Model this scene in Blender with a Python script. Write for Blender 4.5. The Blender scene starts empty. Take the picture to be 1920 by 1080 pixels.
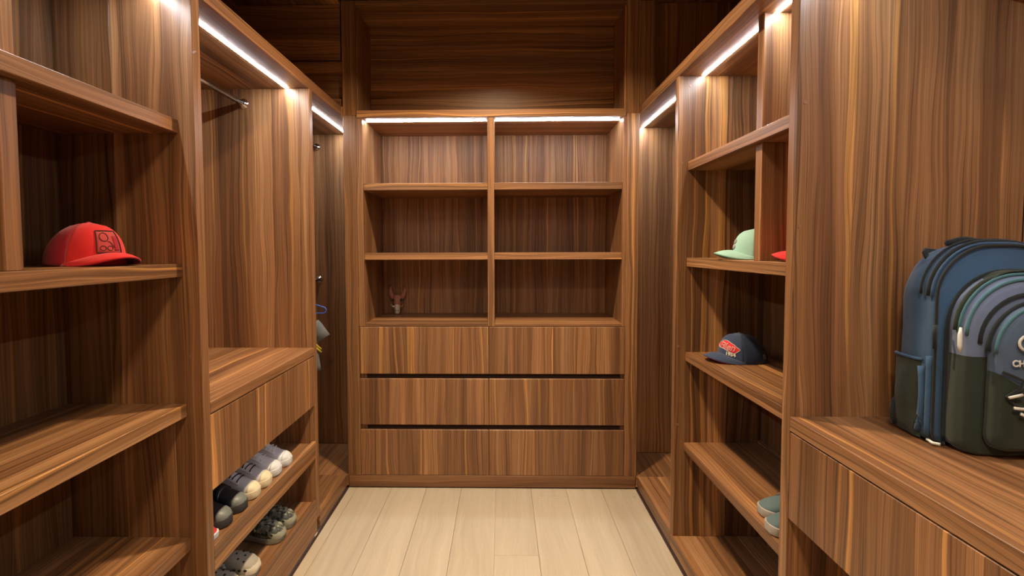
import bpy, bmesh, math, random
from mathutils import Vector, Matrix, Euler

random.seed(7)
SC = bpy.context.scene
COL = SC.collection

# ------------------------------------------------------------------ camera
cam_d = bpy.data.cameras.new('camera')
cam_d.sensor_fit = 'HORIZONTAL'
cam_d.sensor_width = 36.0
cam_d.lens = 900.0 / 1920.0 * 36.0
cam_d.shift_x = (960 - 924.604) / 1920.0
cam_d.shift_y = (506.088 - 540) / 1920.0
cam_d.clip_start = 0.02
cam = bpy.data.objects.new('camera', cam_d)
COL.objects.link(cam)
RX = Vector((0.99982613, 0.01843364, -0.00281237))
RD = Vector((-0.00199843, -0.04402598, -0.99902839))
RF = Vector((-0.01853955, 0.99886031, -0.04398149))
m = Matrix(((RX.x, -RD.x, -RF.x, 0.0), (RX.y, -RD.y, -RF.y, 0.0), (RX.z, -RD.z, -RF.z, 1.42), (0, 0, 0, 1)))
cam.matrix_world = m
SC.camera = cam

# ------------------------------------------------------------------ world, exposure, lights
W = bpy.data.worlds.new('world')
SC.world = W
W.use_nodes = True
W.node_tree.nodes['Background'].inputs[0].default_value = (1.0, 0.93, 0.85, 1)
W.node_tree.nodes['Background'].inputs[1].default_value = 0.02
SC.view_settings.view_transform = 'Standard'
SC.view_settings.look = 'None'
SC.view_settings.gamma = 1.0
SC.view_settings.use_curve_mapping = False
SC.view_settings.exposure = 0.16
try:
    SC.cycles.use_denoising = True
    SC.cycles.max_bounces = 14
    SC.cycles.diffuse_bounces = 12
    SC.cycles.sample_clamp_indirect = 6.0
except Exception:
    pass

LED_POWER = 190.0            # emission strength of the strips
LED_COLOR = (0.86, 0.96, 1.06)
LAMP_POWER = 40.0


def area_light(name, loc, rot, size, power, color, spread=math.pi, shape='DISK', size_y=None):
    ld = bpy.data.lights.new(name, 'AREA')
    ld.shape = shape
    ld.size = size
    if size_y:
        ld.size_y = size_y
    ld.energy = power
    ld.color = color
    ld.spread = spread
    o = bpy.data.objects.new(name, ld)
    o.location = loc
    o.rotation_euler = rot
    COL.objects.link(o)
    return o


# recessed ceiling downlight over the middle of the aisle, then an added fill light behind the camera
area_light('downlight', (-0.05, 1.93, 2.835), (0, 0, 0), 0.10, LAMP_POWER, (1.0, 0.79, 0.53), math.radians(142))
area_light('fill_light', (-0.05, -0.35, 2.835), (0, 0, 0), 0.30, 36.0, (1.0, 0.76, 0.48), math.radians(150))  # no fixture known here; added to brighten drawer and shelf fronts

# ------------------------------------------------------------------ geometry constants (metres)
XL, XR, D = -0.923, 0.793, 2.785        # cabinet front planes: left, right, back
P1, P2 = 1.443, 2.318                   # near faces of the left partitions
Q, S = 1.320, 2.200                     # near faces of the right partitions
T = 0.038                               # board thickness
SOF, HDR, TOP = 2.19, 2.24, 2.82        # underside and top of the header, top of the overhead cabinets
YN = -0.45                              # near end of the side runs
ML, MR = -1.345, 1.190                  # back panels of the shelf bays
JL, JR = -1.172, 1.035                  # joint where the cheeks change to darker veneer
BL, BR = -1.52, 1.40                    # back of the deep wardrobe bays
YE_L, YE_R = 3.24, 3.12                 # far end panels of the corner bays


# ------------------------------------------------------------------ material helpers
class NT:
    def __init__(self, name):
        self.m = bpy.data.materials.new(name)
        self.m.use_nodes = True
        self.t = self.m.node_tree
        self.bsdf = self.t.nodes['Principled BSDF']
        self.out = self.t.nodes['Material Output']

    def n(self, kind, **kw):
        nd = self.t.nodes.new(kind)
        for k, v in kw.items():
            setattr(nd, k, v)
        return nd

    def link(self, a, b):
        self.t.links.new(a, b)

    def val(self, sock, v):
        if hasattr(v, 'is_linked') or hasattr(v, 'links'):
            self.link(v, sock)
        else:
            sock.default_value = v

    def math(self, op, a, b=0.0, c=None, clamp=False):
        nd = self.n('ShaderNodeMath', operation=op, use_clamp=clamp)
        self.val(nd.inputs[0], a)
        self.val(nd.inputs[1], b)
        if c is not None:
            self.val(nd.inputs[2], c)
        return nd.outputs[0]

    def combine(self, x, y, z):
        nd = self.n('ShaderNodeCombineXYZ')
        for s, v in zip(nd.inputs, (x, y, z)):
            self.val(s, v)
        return nd.outputs[0]

    def noise(self, vec, scale=1.0, detail=3.0, rough=0.55, dist=0.0):
        nd = self.n('ShaderNodeTexNoise')
        self.link(vec, nd.inputs['Vector'])
        nd.inputs['Scale'].default_value = scale
        nd.inputs['Detail'].default_value = detail
        nd.inputs['Roughness'].default_value = rough
        nd.inputs['Distortion'].default_value = dist
        return nd.outputs[0]

    def ramp(self, fac, stops, interp='LINEAR'):
        nd = self.n('ShaderNodeValToRGB')
        nd.color_ramp.interpolation = interp
        el = nd.color_ramp.elements
        while len(el) < len(stops):
            el.new(0.5)
        for e, (p, c) in zip(el, stops):
            e.position = p
            e.color = (c[0], c[1], c[2], 1) if not isinstance(c, (int, float)) else (c, c, c, 1)
        self.link(fac, nd.inputs[0])
        return nd.outputs[0]

    def mix(self, fac, a, b, mode='MIX'):
        nd = self.n('ShaderNodeMix', data_type='RGBA', blend_type=mode)
        self.val(nd.inputs[0], fac)
        for s, v in ((nd.inputs[6], a), (nd.inputs[7], b)):
            if isinstance(v, (tuple, list)):
                s.default_value = (v[0], v[1], v[2], 1)
            else:
                self.link(v, s)
        return nd.outputs[2]

    def bump(self, h, strength=0.2, dist=0.002):
        nd = self.n('ShaderNodeBump')
        nd.inputs['Strength'].default_value = strength
        nd.inputs['Distance'].default_value = dist
        self.link(h, nd.inputs['Height'])
        self.link(nd.outputs[0], self.bsdf.inputs['Normal'])


def coords(nt):
    tc = nt.n('ShaderNodeTexCoord')
    sx = nt.n('ShaderNodeSeparateXYZ')
    nt.link(tc.outputs['Object'], sx.inputs[0])
    oi = nt.n('ShaderNodeObjectInfo')
    return sx.outputs[0], sx.outputs[1], sx.outputs[2], oi.outputs['Random']


def walnut(name, grain, tone=1.0, rough=0.38, fine=1.0):
    """Walnut veneer whose grain runs along one axis ('X', 'Y' or 'Z')."""
    nt = NT(name)
    x, y, z, rnd = coords(nt)
    if grain == 'Z':
        g, u = z, nt.math('ADD', x, y)
    elif grain == 'X':
        g, u = x, nt.math('ADD', y, z)
    else:
        g, u = y, nt.math('ADD', x, z)
    r50 = nt.math('MULTIPLY', rnd, 53.0)
    u = nt.math('ADD', u, nt.math('MULTIPLY', rnd, 17.0))
    # veneer leaves: every strip has its own figure and tone
    leaf = nt.math('FLOOR', nt.math('ADD', nt.math('MULTIPLY', u, 1 / 0.131), rnd))
    wn = nt.n('ShaderNodeTexWhiteNoise', noise_dimensions='2D')
    nt.link(nt.combine(leaf, r50, 0.0), wn.inputs['Vector'])
    lv = wn.outputs['Value']
    rl = nt.math('ADD', r50, nt.math('MULTIPLY', lv, 31.0))
    warp = nt.noise(nt.combine(nt.math('MULTIPLY', u, 6.0), nt.math('MULTIPLY', g, 1.3), rl), detail=2.0)
    uw = nt.math('ADD', u, nt.math('MULTIPLY', nt.math('SUBTRACT', warp, 0.5), 0.07))
    broad = nt.noise(nt.combine(nt.math('MULTIPLY', uw, 13.0), nt.math('MULTIPLY', g, 0.25), rl), detail=3.0, rough=0.55)
    stripe = nt.noise(nt.combine(nt.math('MULTIPLY', uw, 95.0), nt.math('MULTIPLY', g, 0.45), rl), detail=3.0, rough=0.6)
    fine_l = nt.noise(nt.combine(nt.math('MULTIPLY', uw, 300.0), nt.math('MULTIPLY', g, 1.6), r50), detail=2.0)
    fibre = nt.noise(nt.combine(nt.math('MULTIPLY', u, 700.0), nt.math('MULTIPLY', g, 12.0), r50), detail=2.0)
    c = nt.ramp(broad, [(0.31, (0.130 * tone, 0.056 * tone, 0.025 * tone)), (0.44, (0.205 * tone, 0.092 * tone, 0.038 * tone)),
                        (0.56, (0.270 * tone, 0.126 * tone, 0.052 * tone)), (0.69, (0.345 * tone, 0.175 * tone, 0.077 * tone))])
    # golden sapwood streaks with crisp edges
    gold = nt.noise(nt.combine(nt.math('MULTIPLY', uw, 34.0), nt.math('MULTIPLY', g, 0.14), nt.math('ADD', rl, 9.0)), detail=1.0, rough=0.5)
    gm = nt.ramp(gold, [(0.625, 0.0), (0.665, 0.60)])
    c = nt.mix(gm, c, (0.52 * tone, 0.245 * tone, 0.070 * tone))
    # dark and light lines
    dk = nt.ramp(stripe, [(0.32, 0.50), (0.44, 0.90), (0.56, 1.05), (0.67, 1.26)])
    c = nt.mix(1.0, c, dk, 'MULTIPLY')
    fl = nt.ramp(fine_l, [(0.33, 0.62), (0.46, 0.96), (0.58, 1.06), (0.69, 1.26)])
    c = nt.mix(1.0, c, fl, 'MULTIPLY')
    lf = nt.math('ADD', nt.math('MULTIPLY', lv, 0.46), 0.78)
    c = nt.mix(1.0, c, nt.combine(lf, lf, lf), 'MULTIPLY')
    fb = nt.math('ADD', nt.math('MULTIPLY', fibre, 0.40 * fine), 1 - 0.20 * fine)
    c = nt.mix(1.0, c, nt.combine(fb, fb, fb), 'MULTIPLY')
    nt.link(c, nt.bsdf.inputs['Base Color'])
    nt.bsdf.inputs['Roughness'].default_value = rough
    nt.bsdf.inputs['Specular IOR Level'].default_value = 0.35
    return nt.m


def oak_floor():
    nt = NT('pale_oak_plank')
    x, y, z, rnd = coords(nt)
    r = nt.math('MULTIPLY', rnd, 61.0)
    warp = nt.noise(nt.combine(nt.math('MULTIPLY', x, 6.0), nt.math('MULTIPLY', y, 1.6), r), detail=2.0)
    xw = nt.math('ADD', x, nt.math('MULTIPLY', nt.math('SUBTRACT', warp, 0.5), 0.10))
    a = nt.noise(nt.combine(nt.math('MULTIPLY', xw, 24.0), nt.math('MULTIPLY', y, 1.0), r), detail=4.0)
    f = nt.noise(nt.combine(nt.math('MULTIPLY', xw, 180.0), nt.math('MULTIPLY', y, 5.0), r), detail=2.0)
    c = nt.ramp(a, [(0.3, (0.43, 0.345, 0.238)), (0.55, (0.48, 0.390, 0.272)), (0.75, (0.515, 0.425, 0.305))])
    fb = nt.math('ADD', nt.math('MULTIPLY', f, 0.22), 0.89)
    c = nt.mix(1.0, c, nt.combine(fb, fb, fb), 'MULTIPLY')
    # small brown knots
    v = nt.n('ShaderNodeTexVoronoi')
    nt.link(nt.combine(nt.math('MULTIPLY', x, 5.5), nt.math('MULTIPLY', y, 2.6), r), v.inputs['Vector'])
    v.inputs['Scale'].default_value = 1.0
    kn = nt.ramp(v.outputs['Distance'], [(0.02, 0.65), (0.07, 0.0)])
    c = nt.mix(kn, c, (0.30, 0.19, 0.10))
    tv = nt.math('ADD', nt.math('MULTIPLY', rnd, 0.14), 0.93)
    c = nt.mix(1.0, c, nt.combine(tv, tv, tv), 'MULTIPLY')
    nt.link(c, nt.bsdf.inputs['Base Color'])
    nt.bsdf.inputs['Roughness'].default_value = 0.42
    nt.bsdf.inputs['Specular IOR Level'].default_value = 0.3
    nt.bump(f, 0.05, 0.001)
    return nt.m


def plain(name, col, rough=0.6, metal=0.0, spec=0.4, var=0.12, scale=60.0, bump=0.0):
    """Flat colour broken up by a fine procedural noise (cloth, rubber, paint, metal)."""
    nt = NT(name)
    tc = nt.n('ShaderNodeTexCoord')
    f = nt.noise(tc.outputs['Object'], scale=scale, detail=3.0)
    k = nt.math('ADD', nt.math('MULTIPLY', f, 2 * var), 1 - var)
    c = nt.mix(1.0, col, nt.combine(k, k, k), 'MULTIPLY')
    nt.link(c, nt.bsdf.inputs['Base Color'])
    nt.bsdf.inputs['Roughness'].default_value = rough
    nt.bsdf.inputs['Metallic'].default_value = metal
    nt.bsdf.inputs['Specular IOR Level'].default_value = spec
    if bump:
        nt.bump(f, bump, 0.002)
    return nt.m


def cloth(name, col, weave=900.0, var=0.14):
    nt = NT(name)
    tc = nt.n('ShaderNodeTexCoord')
    f = nt.noise(tc.outputs['Object'], scale=weave, detail=1.0)
    b = nt.noise(tc.outputs['Object'], scale=22.0, detail=3.0)
    k = nt.math('ADD', nt.math('MULTIPLY', b, 2 * var), 1 - var)
    c = nt.mix(1.0, col, nt.combine(k, k, k), 'MULTIPLY')
    nt.link(c, nt.bsdf.inputs['Base Color'])
    nt.bsdf.inputs['Roughness'].default_value = 0.85
    nt.bsdf.inputs['Specular IOR Level'].default_value = 0.2
    nt.bsdf.inputs['Sheen Weight'].default_value = 0.15
    nt.bump(nt.math('ADD', nt.math('MULTIPLY', f, 0.25), b), 0.35, 0.004)
    return nt.m


def camo():
    nt = NT('camouflage_foam')
    tc = nt.n('ShaderNodeTexCoord')
    a = nt.noise(tc.outputs['Object'], scale=30.0, detail=3.0, dist=1.2)
    b = nt.noise(tc.outputs['Object'], scale=46.0, detail=2.0, dist=0.8)
    c = nt.ramp(a, [(0.40, (0.035, 0.042, 0.034)), (0.46, (0.13, 0.14, 0.10)), (0.54, (0.25, 0.245, 0.18)), (0.60, (0.42, 0.40, 0.30))], 'CONSTANT')
    c = nt.mix(nt.ramp(b, [(0.60, 0.0), (0.62, 0.85)]), c, (0.045, 0.05, 0.04))
    nt.link(c, nt.bsdf.inputs['Base Color'])
    nt.bsdf.inputs['Roughness'].default_value = 0.6
    return nt.m


def emitter(name, col, power):
    nt = NT(name)
    nt.bsdf.inputs['Base Color'].default_value = (0.8, 0.8, 0.8, 1)
    nt.bsdf.inputs['Emission Color'].default_value = (*col, 1)
    nt.bsdf.inputs['Emission Strength'].default_value = power
    return nt.m


WX, WY, WZ = walnut('walnut_grain_x', 'X'), walnut('walnut_grain_y', 'Y'), walnut('walnut_grain_z', 'Z')
WZ_BACK = walnut('walnut_back_veneer', 'Z', tone=1.18, rough=0.5, fine=1.6)
WX_UP, WY_UP, WZ_UP = WX, WY, WZ
OAK = oak_floor()
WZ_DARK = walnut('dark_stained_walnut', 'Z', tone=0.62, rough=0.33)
LED = emitter('led_diffuser', LED_COLOR, LED_POWER)
ALU = plain('brushed_aluminium', (0.62, 0.62, 0.63), 0.3, 1.0, var=0.06)
CHAN = plain('bronze_channel', (0.16, 0.10, 0.07), 0.5)
CHROME = plain('polished_chrome', (0.75, 0.75, 0.77), 0.12, 1.0, var=0.03)
BLACKGAP = plain('dark_shadow_gap', (0.05, 0.022, 0.015), 0.7)
CAPMAT = plain('brown_screw_cap', (0.24, 0.115, 0.06), 0.45)
PLASTER = plain('painted_plaster', (0.62, 0.56, 0.48), 0.9, var=0.04)


# ------------------------------------------------------------------ object helpers
def link(name, me, mat=None, parent=None, smooth=False):
    o = bpy.data.objects.new(name, me)
    COL.objects.link(o)
    if mat is not None:
        me.materials.clear()
        me.materials.append(mat)
    if parent is not None:
        o.parent = parent
    if smooth:
        for p in me.polygons:
            p.use_smooth = True
    return o


def thing(name, label, cat, loc, rz=0.0, group=None):
    o = bpy.data.objects.new(name, None)
    o.empty_display_size = 0.05
    COL.objects.link(o)
    o.location = loc
    o.rotation_euler = (0, 0, rz)
    o['label'] = label
    o['category'] = cat
    o['kind'] = 'thing'
    if group:
        o['group'] = group
    return o


def tag(o, label, cat, group=None):
    o['label'] = label
    o['category'] = cat
    o['kind'] = 'thing'
    if group:
        o['group'] = group
    return o


def board_mesh(sx, sy, sz, bev=0.0015):
    bm = bmesh.new()
    bmesh.ops.create_cube(bm, size=1.0)
    bmesh.ops.scale(bm, vec=(sx, sy, sz), verts=bm.verts)
    b = min(bev, 0.3 * min(sx, sy, sz))
    if b > 0:
        bmesh.ops.bevel(bm, geom=list(bm.edges), offset=b, segments=1, affect='EDGES', profile=0.7)
    me = bpy.data.meshes.new('board')
    bm.to_mesh(me)
    bm.free()
    return me


def board(name, x, y, z, mat, parent=None, bev=0.0015, label=None):
    """An axis-aligned board given by its world extents."""
    me = board_mesh(x[1] - x[0], y[1] - y[0], z[1] - z[0], bev)
    o = link(name, me, mat, parent)
    c = Vector(((x[0] + x[1]) / 2, (y[0] + y[1]) / 2, (z[0] + z[1]) / 2))
    base = Vector((0, 0, 0))
    p = parent
    while p is not None:
        base += p.location
        p = p.parent
    o.location = c - base
    if label:
        o['label'] = label
    return o


def structure(o):
    o['kind'] = 'structure'
    return o


def tube_mesh(pts, r, n=10, closed=False, cap=True, taper=None):
    """A round tube along a list of points."""
    pts = [Vector(p) for p in pts]
    bm = bmesh.new()
    rings = []
    N = len(pts)
    up = None
    for i, p in enumerate(pts):
        if closed:
            d = (pts[(i + 1) % N] - pts[i - 1])
        else:
            d = pts[min(i + 1, N - 1)] - pts[max(i - 1, 0)]
        d.normalize()
        if up is None:
            up = Vector((0, 0, 1)) if abs(d.z) < 0.9 else Vector((1, 0, 0))
        a = d.cross(up)
        if a.length < 1e-6:
            a = d.orthogonal()
        a.normalize()
        b = a.cross(d)
        b.normalize()
        up = b
        rr = r * (taper[i] if taper else 1.0)
        rings.append([bm.verts.new(p + rr * (math.cos(t) * a + math.sin(t) * b)) for t in [2 * math.pi * k / n for k in range(n)]])
    for i in range(N if closed else N - 1):
        A, B = rings[i], rings[(i + 1) % N]
        for k in range(n):
            bm.faces.new((A[k], A[(k + 1) % n], B[(k + 1) % n], B[k]))
    if cap and not closed:
        bm.faces.new(rings[0][::-1])
        bm.faces.new(rings[-1])
    bmesh.ops.recalc_face_normals(bm, faces=bm.faces)
    me = bpy.data.meshes.new('tube')
    bm.to_mesh(me)
    bm.free()
    return me


def loft_mesh(rings, cap0=True, cap1=True, closed=True):
    bm = bmesh.new()
    R = [[bm.verts.new(p) for p in ring] for ring in rings]
    n = len(R[0])
    for A, B in zip(R[:-1], R[1:]):
        for k in range(n if closed else n - 1):
            bm.faces.new((A[k], A[(k + 1) % n], B[(k + 1) % n], B[k]))
    if cap0:
        bm.faces.new(R[0][::-1])
    if cap1:
        bm.faces.new(R[-1])
    bmesh.ops.recalc_face_normals(bm, faces=bm.faces)
    me = bpy.data.meshes.new('loft')
    bm.to_mesh(me)
    bm.free()
    return me


def grid_mesh(fn, nu, nv, thick=0.0):
    """Sheet from fn(i/nu, j/nv); thick > 0 gives it a body."""
    bm = bmesh.new()
    V = [[bm.verts.new(fn(i / nu, j / nv)) for j in range(nv + 1)] for i in range(nu + 1)]
    for i in range(nu):
        for j in range(nv):
            try:
                bm.faces.new((V[i][j], V[i + 1][j], V[i + 1][j + 1], V[i][j + 1]))
            except ValueError:
                pass
    bmesh.ops.remove_doubles(bm, verts=bm.verts, dist=1e-6)
    bmesh.ops.recalc_face_normals(bm, faces=bm.faces)
    if thick:
        bmesh.ops.solidify(bm, geom=list(bm.faces), thickness=thick)
    me = bpy.data.meshes.new('sheet')
    bm.to_mesh(me)
    bm.free()
    return me


def disc_mesh(r, h, n=14, axis='Z'):
    bm = bmesh.new()
    bmesh.ops.create_cone(bm, cap_ends=True, segments=n, radius1=r, radius2=r * 0.9, depth=h)
    if axis == 'Y':
        bmesh.ops.rotate(bm, verts=bm.verts, cent=(0, 0, 0), matrix=Matrix.Rotation(math.radians(90), 3, 'X'))
    if axis == 'X':
        bmesh.ops.rotate(bm, verts=bm.verts, cent=(0, 0, 0), matrix=Matrix.Rotation(math.radians(90), 3, 'Y'))
    me = bpy.data.meshes.new('disc')
    bm.to_mesh(me)
    bm.free()
    return me


def ellipsoid_mesh(rx, ry, rz, nu=16, nv=10):
    bm = bmesh.new()
    bmesh.ops.create_uvsphere(bm, u_segments=nu, v_segments=nv, radius=1.0)
    bmesh.ops.scale(bm, vec=(rx, ry, rz), verts=bm.verts)
    me = bpy.data.meshes.new('ellipsoid')
    bm.to_mesh(me)
    bm.free()
    return me


def text_mesh(body, size=1.0, shear=0.0, bold=0.0, extrude=0.0):
    cu = bpy.data.curves.new('lettering', 'FONT')
    cu.body = body
    cu.size = size
    cu.shear = shear
    cu.offset = bold
    cu.extrude = extrude
    cu.align_x = 'CENTER'
    cu.align_y = 'CENTER'
    cu.resolution_u = 3
    o = bpy.data.objects.new('lettering', cu)
    COL.objects.link(o)
    dg = bpy.context.evaluated_depsgraph_get()
    me = bpy.data.meshes.new_from_object(o.evaluated_get(dg))
    bpy.data.objects.remove(o)
    bpy.data.curves.remove(cu)
    return me


def map_mesh(me, fn, split=0.0):
    if split:
        bm = bmesh.new()
        bm.from_mesh(me)
        for _ in range(3):
            ed = [e for e in bm.edges if e.calc_length() > split]
            if not ed:
                break
            bmesh.ops.subdivide_edges(bm, edges=ed, cuts=1)
            bmesh.ops.triangulate(bm, faces=[f for f in bm.faces if len(f.verts) > 4])
        bm.to_mesh(me)
        bm.free()
    for v in me.vertices:
        v.co = fn(v.co.x, v.co.y, v.co.z)
    return me


# ================================================================== ROOM SHELL
structure(board('floor', (-1.75, 1.65), (-1.6, 3.45), (-0.06, -0.014), PLASTER, bev=0))
FL = bpy.data.objects['floor']
# oak planks laid along the room
PW = 0.2065
xe = [-0.9155]
x0 = -0.4515
k = -3
edges = []
e = -0.4515 - PW * 2
while e < XR - 0.012:
    edges.append(max(e, -0.9155))
    e += PW
edges.append(XR - 0.0075)
edges = [-0.9155] + [q for q in edges if q > -0.88]
ends = {}
rr = random.Random(3)
for i in range(len(edges) - 1):
    a, b = edges[i] + 0.0006, edges[i + 1] - 0.0006
    cuts = [-1.55] + sorted([rr.uniform(-1.0, 0.4), rr.uniform(0.9, 1.6)]) + [2.792]
    if i == 5:
        cuts = [-1.55, 0.1, 2.165, 2.792]
    if i == 6:
        cuts = [-1.55, 0.5, 2.69, 2.792]
    if i == 4:
        cuts = [-1.55, 0.7, 2.792]
    for c0, c1 in zip(cuts[:-1], cuts[1:]):
        board('plank', (a, b), (c0 + 0.0005, c1 - 0.0005), (-0.013, 0.0), OAK, FL, bev=0.001)
structure(board('wall_back', (-1.75, 1.65), (3.40, 3.45), (0, 3.0), PLASTER, bev=0))
structure(board('wall_left', (-1.75, -1.70), (-1.6, 3.40), (0, 3.0), PLASTER, bev=0))
structure(board('wall_right', (1.60, 1.65), (-1.6, 3.40), (0, 3.0), PLASTER, bev=0))
structure(board('wall_front', (-1.70, 1.60), (-1.65, -1.6), (0, 3.0), PLASTER, bev=0))
structure(board('ceiling', (-1.75, 1.65), (-1.6, 3.45), (2.86, 2.92), PLASTER, bev=0))
# dark expansion gaps along the cabinet feet
structure(board('trim_1', (XL - 0.004, -0.9165), (YN, D), (-0.012, -0.001), BLACKGAP, bev=0))
structure(board('trim_2', (XR - 0.007, XR + 0.004), (YN, D), (-0.012, -0.001), BLACKGAP, bev=0))


# ================================================================== LEFT RUN
def led(parent, x, y, z=SOF, along='Y'):
    """Aluminium channel with a glowing diffuser, let into a soffit."""
    if along == 'Y':
        c = board('light_strip', (x - 0.0038, x + 0.0038), y, (z - 0.0015, z - 0.0003), CHAN, parent, bev=0.0004, label='LED strip in its slim channel')
        d = board('diffuser', (x - 0.0045, x + 0.0045), (y[0] + 0.004, y[1] - 0.004), (z - 0.0030, z - 0.0016), LED, c, bev=0.0006, label='glowing white diffuser')
    else:
        c = board('light_strip', x, (y - 0.0038, y + 0.0038), (z - 0.0015, z - 0.0003), CHAN, parent, bev=0.0004, label='LED strip in its slim channel')
        d = board('diffuser', (x[0] + 0.004, x[1] - 0.004), (y - 0.0045, y + 0.0045), (z - 0.0030, z - 0.0016), LED, c, bev=0.0006, label='glowing white diffuser')
    return c


def rest_on(root, z, gap=0.0003):
    """Lower or lift a thing so that its lowest point stands on height z."""
    bpy.context.view_layer.update()
    lo = 1e9
    st = [root]
    while st:
        o = st.pop()
        st += list(o.children)
        if o.type == 'MESH':
            mw = o.matrix_world
            lo = min(lo, min((mw @ v.co).z for v in o.data.vertices))
    root.location.z += z + gap - lo


def screw_cap(panel, wx, wy, wz):
    o = link('screw_cap', disc_mesh(0.0055, 0.0016, 12, 'Y'), CAPMAT, panel)
    base = Vector((0, 0, 0))
    p = panel
    while p is not None:
        base += p.location
        p = p.parent
    o.location = Vector((wx, wy, wz)) - base
    return o


def rod(parent, x, z, y0, y1):
    r = link('hanging_rod', tube_mesh([(x, y0 + 0.004, z), (x, y1 - 0.004, z)], 0.0125, 16), CHROME, parent, True)
    r.location = -parent.location
    r['label'] = 'round chrome clothes rail'
    for yy, s in ((y0, 1), (y1, -1)):
        b = link('rod_socket', tube_mesh([(x, yy + s * 0.0005, z), (x, yy + s * 0.004, z), (x, yy + s * 0.0041, z), (x, yy + s * 0.016, z)], 0.019, 16, taper=[1.25, 1.25, 0.9, 0.85]), CHROME, r, True)
        for kx in (-0.017, 0.017):
            pass
    return r


LS_F = -0.973       # front of the left shelves
RS_F = 0.840        # front of the right shelves
SH = ((1.77, 1.81), (1.337, 1.377), (0.905, 0.945), (0.483, 0.523))

SLx, SRx = -0.916, 0.786        # outer edges of the back stiles
# --- left shelf unit, nearest the camera
u = thing('shelf_unit', 'walnut shelf unit on the left with a red cap facing the aisle', 'shelf unit', (XL, 0.5, 0))
pn = board('side_panel', (JL, XL), (P1, P1 + T), (0.0785, SOF), WZ, u)
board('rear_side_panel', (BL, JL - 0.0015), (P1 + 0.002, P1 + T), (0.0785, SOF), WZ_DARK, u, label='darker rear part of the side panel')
screw_cap(pn, -0.9165, P1 - 0.0006, 2.008)
screw_cap(pn, -0.955, P1 - 0.0006, 1.093)
board('side_panel', (BL, XL), (YN, YN + T), (0.0785, SOF), WZ, u)
for z0, z1 in SH:
    board('shelf', (ML, LS_F), (YN + T, P1), (z0, z1), WY, u)
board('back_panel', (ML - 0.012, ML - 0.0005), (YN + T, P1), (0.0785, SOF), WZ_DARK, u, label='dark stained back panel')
for z0, z1 in ((SH[0][1], SOF), (SH[1][1], SH[0][0])):
    board('divider', (ML, LS_F - 0.032), (0.953, 0.991), (z0, z1), WZ, u)
board('base_panel', (BL, XL), (YN, P1 + T), (0.014, 0.078), WY, u)
led(u, -1.030, (YN + T, P1 - 0.001))

# --- left hanging wardrobe with bench, drawer and shoe shelves
u = thing('wardrobe_unit', 'walnut hanging wardrobe on the left with bench and two shoe shelves', 'wardrobe', (XL, 1.9, 0))
PA, PB = P1 + T, P2
board('side_panel', (BL, XL), (P2, P2 + 0.036), (0.0785, SOF), WZ, u)
board('back_panel', (BL - 0.018, BL), (PA, PB), (0.0785, SOF), WZ, u)
board('bench_top', (BL, XL), (PA, PB), (0.900, 0.938), WY, u)
dr = board('drawer', (XL - 0.020, XL - 0.001), (PA + 0.002, PB - 0.002), (0.652, 0.896), WZ, u, label='handleless drawer front')
board('drawer_floor', (BL, XL - 0.022), (PA, PB), (0.640, 0.652), WY, u)
board('shoe_shelf', (BL, XL - 0.018), (PA, PB), (0.436, 0.460), WY, u)
board('shoe_shelf_lip', (XL - 0.018, XL), (PA, PB), (0.385, 0.472), WY, u)
board('shoe_shelf', (BL, XL - 0.018), (PA, PB), (0.141, 0.165), WY, u)
board('shoe_shelf_lip', (XL - 0.018, XL), (PA, PB), (0.014, 0.176), WY, u)
rod(u, -1.240, 2.119, PA, PB)
led(u, -1.028, (PA + 0.001, PB - 0.001))

# --- left corner wardrobe
u = thing('corner_wardrobe', 'narrow walnut corner wardrobe with two rails left of the drawers', 'wardrobe', (XL, 2.8, 0))
PA, PB = P2 + 0.036, YE_L
board('end_panel', (BL, -0.862), (YE_L, YE_L + 0.018), (0.0785, SOF), WZ, u)
board('back_panel', (BL - 0.018, BL), (PA, PB), (0.0785, SOF), WZ, u)
board('base_panel', (BL, XL), (PA, 2.7835), (0.014, 0.078), WY, u)
board('base_panel', (BL, SLx - 0.001), (2.7845, PB), (0.014, 0.078), WY, u)
board('base_panel', (SLx - 0.001, -0.862), (D + 0.0255, PB), (0.014, 0.078), WY, u)
rod(u, -1.245, 2.105, PA, PB)
rod(u, -1.245, 1.215, PA, PB)
led(u, -1.037, (PA + 0.001, PB - 0.001))

# --- left overhead cabinet
u = thing('overhead_cabinet', 'dark open overhead cabinet running along the left above the light strips', 'cabinet', (XL, 1.2, SOF))
board('bottom_panel', (BL, XL), (YN, 2.784), (SOF, HDR), WY, u)
board('bottom_panel', (BL, SLx - 0.001), (2.7845, YE_L), (SOF, HDR), WY, u)
board('bottom_panel', (SLx - 0.001, -0.862), (D + 0.0255, YE_L), (SOF, HDR), WY, u)
board('back_panel', (BL - 0.018, BL), (YN, 2.86), (HDR, TOP), WY, u)
board('end_panel', (BL, -0.926), (2.815, 2.835), (HDR, 2.508), WX, u, label='plain lower end board')
board('end_panel', (BL, -0.926), (2.792, 2.815), (2.512, TOP - 0.003), WX, u, label='end board with lively horizontal grain')
board('ledge', (BL, -0.926), (2.790, 2.8145), (HDR + 0.0005, 2.286), WX, u)
board('top_panel', (BL, XL), (YN, 2.86), (TOP, TOP + 0.02), WY, u)

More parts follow.
